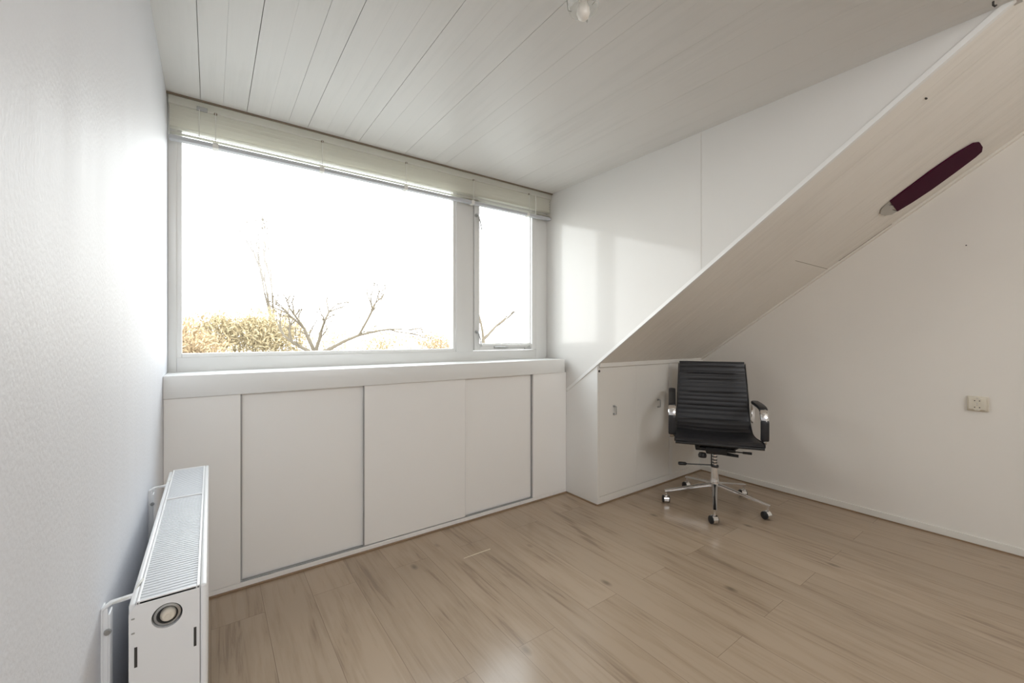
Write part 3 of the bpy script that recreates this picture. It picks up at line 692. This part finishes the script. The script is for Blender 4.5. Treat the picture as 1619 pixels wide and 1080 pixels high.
# five arms with castors
for k in range(5):
    a = R(208.2+72*k)-FA; c_, s_ = math.cos(a), math.sin(a)
    P = lambda r, z, o=0: (r*c_-o*s_, r*s_+o*c_, z)
    leg = MB().tube([P(0.022, 0.152), P(0.06, 0.146), P(0.18, 0.122), P(0.30, 0.098), P(0.343, 0.090)], [1.25, 1.1, 0.95, 0.8, 0.75], 12, flat=(0.017, 0.010), up=(0, 0, 1)).build('base_leg', M['chrome'], ch, smooth='auto')
    ca = MB().tube([P(0.331, 0.092), P(0.331, 0.055)], 0.006, 10)
    yaw = R(-118+(0, 12, -10, 8, -14)[k])-FA
    cs = math.cos(yaw); sn = math.sin(yaw)
    ox, oy = 0.331*c_, 0.331*s_
    def Q(u, v, z): return (ox+u*cs-v*sn, oy+u*sn+v*cs, z)
    # hood: half shell
    hood = MB()
    rings = []
    for t in range(0, 11):
        th = R(-35+t*17.5); rr = 0.0290
        rings.append([hood.bm.verts.new(Q(-0.012+rr*math.cos(th), vv, 0.026+rr*math.sin(th))) for vv in (-0.0165, -0.012, 0.012, 0.0165)]+[hood.bm.verts.new(Q(-0.012+0.0262*math.cos(th), vv, 0.026+0.0262*math.sin(th))) for vv in (0.0165, -0.0165)])
    for A, B in zip(rings, rings[1:]):
        for j in range(6): hood.bm.faces.new((A[j], A[(j+1) % 6], B[(j+1) % 6], B[j]))
    hood.bm.faces.new(rings[0]); hood.bm.faces.new(rings[-1][::-1])
    co = ca.build('castor_stem', M['chrome'], leg, smooth='auto')
    co2 = hood.build('castor_hood', M['chrome'], leg, smooth='auto')
    wh = MB()
    for sd in (-1, 1):
        pr_ = [(0, 0.011), (0.019, 0.011), (0.0255, 0.0125), (0.0255, 0.022), (0.022, 0.0245), (0, 0.0245)]
        t = MB().lathe([(r_, sd*h_) for r_, h_ in pr_], (0, 0, 0), 24, 'Y')
        me = bpy.data.meshes.new('t'); t.bm.to_mesh(me); t.bm.free()
        me.transform(Matrix.Translation((ox-0.012*cs, oy-0.012*sn, 0.0257)) @ Matrix.Rotation(yaw, 4, 'Z')); wh.bm.from_mesh(me); bpy.data.meshes.remove(me)
    wh.build('castor_wheel', M['blackp'], leg, smooth='auto')

# ---------------------------------------------------------------- outside
GZ = -5.2
o = MB().box(-80, 160, D+1.5, 200, GZ-0.2, GZ).build('ground', M['lawn']); struct(o)
def bush(x, y, w_, h_, dpt, mat, label, seed, n=4000, name='bush'):
    rnd = random.Random(seed); w = MB(); bm = w.bm
    # lobes of the crown, each a ragged ball of leaves and shoots
    lobes = []
    for k in range(14):
        a = rnd.random()*6.283; r0 = rnd.random()**0.5*0.42
        lobes.append((Vector((x+w_*r0*math.cos(a), y+dpt*r0*math.sin(a), GZ+h_*(0.62+0.16*rnd.random()-0.25*r0))), h_*(0.10+0.08*rnd.random())))
    for k in range(14):
        a = rnd.random()*6.283; r0 = rnd.random()**0.5*0.4
        lo = lobes[k][0]; p = Vector((x+w_*r0*0.5*math.cos(a), y+dpt*r0*0.5*math.sin(a), GZ))
        w.tube([p, (p*0.4+lo*0.6)+Vector((rnd.gauss(0, .2), 0, 0)), lo], [0.09, 0.06, 0.03], 5)
    for k in range(n):
        c, rad = lobes[rnd.randrange(14)]
        v = Vector((rnd.gauss(0, 1), rnd.gauss(0, 1), rnd.gauss(0, 1))).normalized()
        p = c+Vector((v.x*1.25, v.y, v.z))*rad*(0.45+0.75*rnd.random()**0.8)
        s_ = 0.06+0.12*rnd.random()
        e1 = (v*0.6+Vector((rnd.gauss(0, .6), rnd.gauss(0, .6), rnd.gauss(0.4, .6)))).normalized()*s_*1.4; e2 = Vector((rnd.gauss(0, 1), rnd.gauss(0, 1), rnd.gauss(0, 1))).normalized()*s_*0.35
        bm.faces.new([bm.verts.new(q) for q in (p-e1, p+e2, p+e1, p-e2)])
    ob = w.build(name, mat); tag(ob, label, 'bush'); return ob
def tree(x, y, h_, seed, label, spread=1.0, depth=6, r0=0.16, first=0.32, limbs=None, leaves=None, name='bare_tree'):
    rnd = random.Random(seed); w = MB(); tips = []
    def grow(p, d, L, r, k):
        pts = [p]; q = p; dd = d.copy()
        jt = 0.1 if k == 0 and limbs else 1
        for j in range(3):
            dd = (dd+Vector((rnd.gauss(0, .13), rnd.gauss(0, .13), rnd.gauss(0.02, .10)))*spread*jt).normalized(); q = q+dd*(L/3); pts.append(q)
        w.tube(pts, [r, r*.88, r*.78, r*.68], 6 if k < 3 else 4, cap=(k >= depth))
        if k >= depth: tips.append(q); return
        if k == 0 and limbs:
            for v in limbs:
                v = Vector(v); grow(q-dd*0.04, v.normalized(), v.length, r*.55, 1)
            return
        for j in range(2 if rnd.random() < 0.45 else 3):
            ax = Vector((rnd.gauss(0, 1), rnd.gauss(0, 1), rnd.gauss(0, .4))).normalized()
            grow(q-dd*0.01, (dd+ax*(0.55+0.3*rnd.random())*spread+Vector((0, 0, .10))).normalized(), L*(0.55+0.2*rnd.random()), r*.6, k+1)
        for m_ in (1, 2):
            if rnd.random() < .55: grow(pts[m_], (dd+Vector((rnd.gauss(0, .8), rnd.gauss(0, .8), .3))).normalized(), L*.45, r*.38, min(depth, k+2))
    grow(Vector((x, y, GZ)), Vector((0, 0, 1)), h_*first, r0, 0)
    if not leaves:
        return tag(w.build(name, M['twig'], smooth=True), label, 'tree')
    t = thing(name, label, 'tree', (x, y, GZ))
    w.build('trunk', M['twig'], t, smooth=True)
    f = MB(); c0 = Vector(leaves[:3]); rad = leaves[3]
    for k in range(leaves[4]):
        v = Vector((rnd.gauss(0, .5), rnd.gauss(0, .5), rnd.gauss(0, .32)))*rad
        p = c0+v; s_ = 0.03+0.05*rnd.random()
        e1 = Vector((rnd.gauss(0, 1), rnd.gauss(0, 1), rnd.gauss(0, 1))).normalized()*s_; e2 = Vector((rnd.gauss(0, 1), rnd.gauss(0, 1), rnd.gauss(0, 1))).normalized()*s_*.5
        f.bm.faces.new([f.bm.verts.new(q) for q in (p-e1, p+e2, p+e1, p-e2)])
    f.build('foliage', M['hedge'], t)
    return t
def dirpos(u, dist):
    """a spot on the ground in the bearing (degrees right of straight ahead to the window) at a distance"""
    return (math.sin(R(u))*dist, math.cos(R(u))*dist)
x, y = dirpos(-3.2, 33); bush(x, y, 5.5, 8.8, 4, M['hedge'], 'golden shrub at the far left of the window view', 3, 8000)
x, y = dirpos(3.2, 38); bush(x, y, 8.4, 10.0, 4, M['hedge2'], 'broad yellow-brown thicket outside, left half of the big pane', 4, 15000)
x, y = dirpos(24.5, 44); bush(x, y, 6, 8.4, 4, M['hedge'], 'low orange-brown shrub outside by the post between the panes', 6, 3500)
x, y = dirpos(15.5, 49); bush(x, y, 12, 9.3, 4, M['hedge2'], 'low pale shrub outside behind the spreading bare tree', 8, 4500)
x, y = dirpos(36.5, 42); bush(x, y, 5, 7.6, 4, M['hedge'], 'low brown shrub outside seen through the narrow casement', 9, 1800)
x, y = dirpos(10.9, 25)
tree(x, y, 9.0, 5, 'bare spreading tree outside in the middle of the big pane', spread=0.9, depth=5, r0=0.20, first=0.60, limbs=((-1.0, 0, .9), (-.5, .2, 1.5), (.3, -.2, 1.5), (2.1, 0, 1.5)), leaves=(x+3.0, y-0.4, 2.9, 1.0, 260))
x, y = dirpos(6.6, 58); tree(x, y, 22.0, 33, 'tall thin bare tree outside left of the spreading tree', spread=0.3, depth=5, r0=0.20, first=0.34)
x, y = dirpos(32.3, 24); tree(x, y, 9.0, 12, 'small crooked bare tree outside seen through the narrow casement', spread=0.8, depth=4, r0=0.17, first=0.70, limbs=((1.0, 0, .8), (-.1, 0, 1.4)))
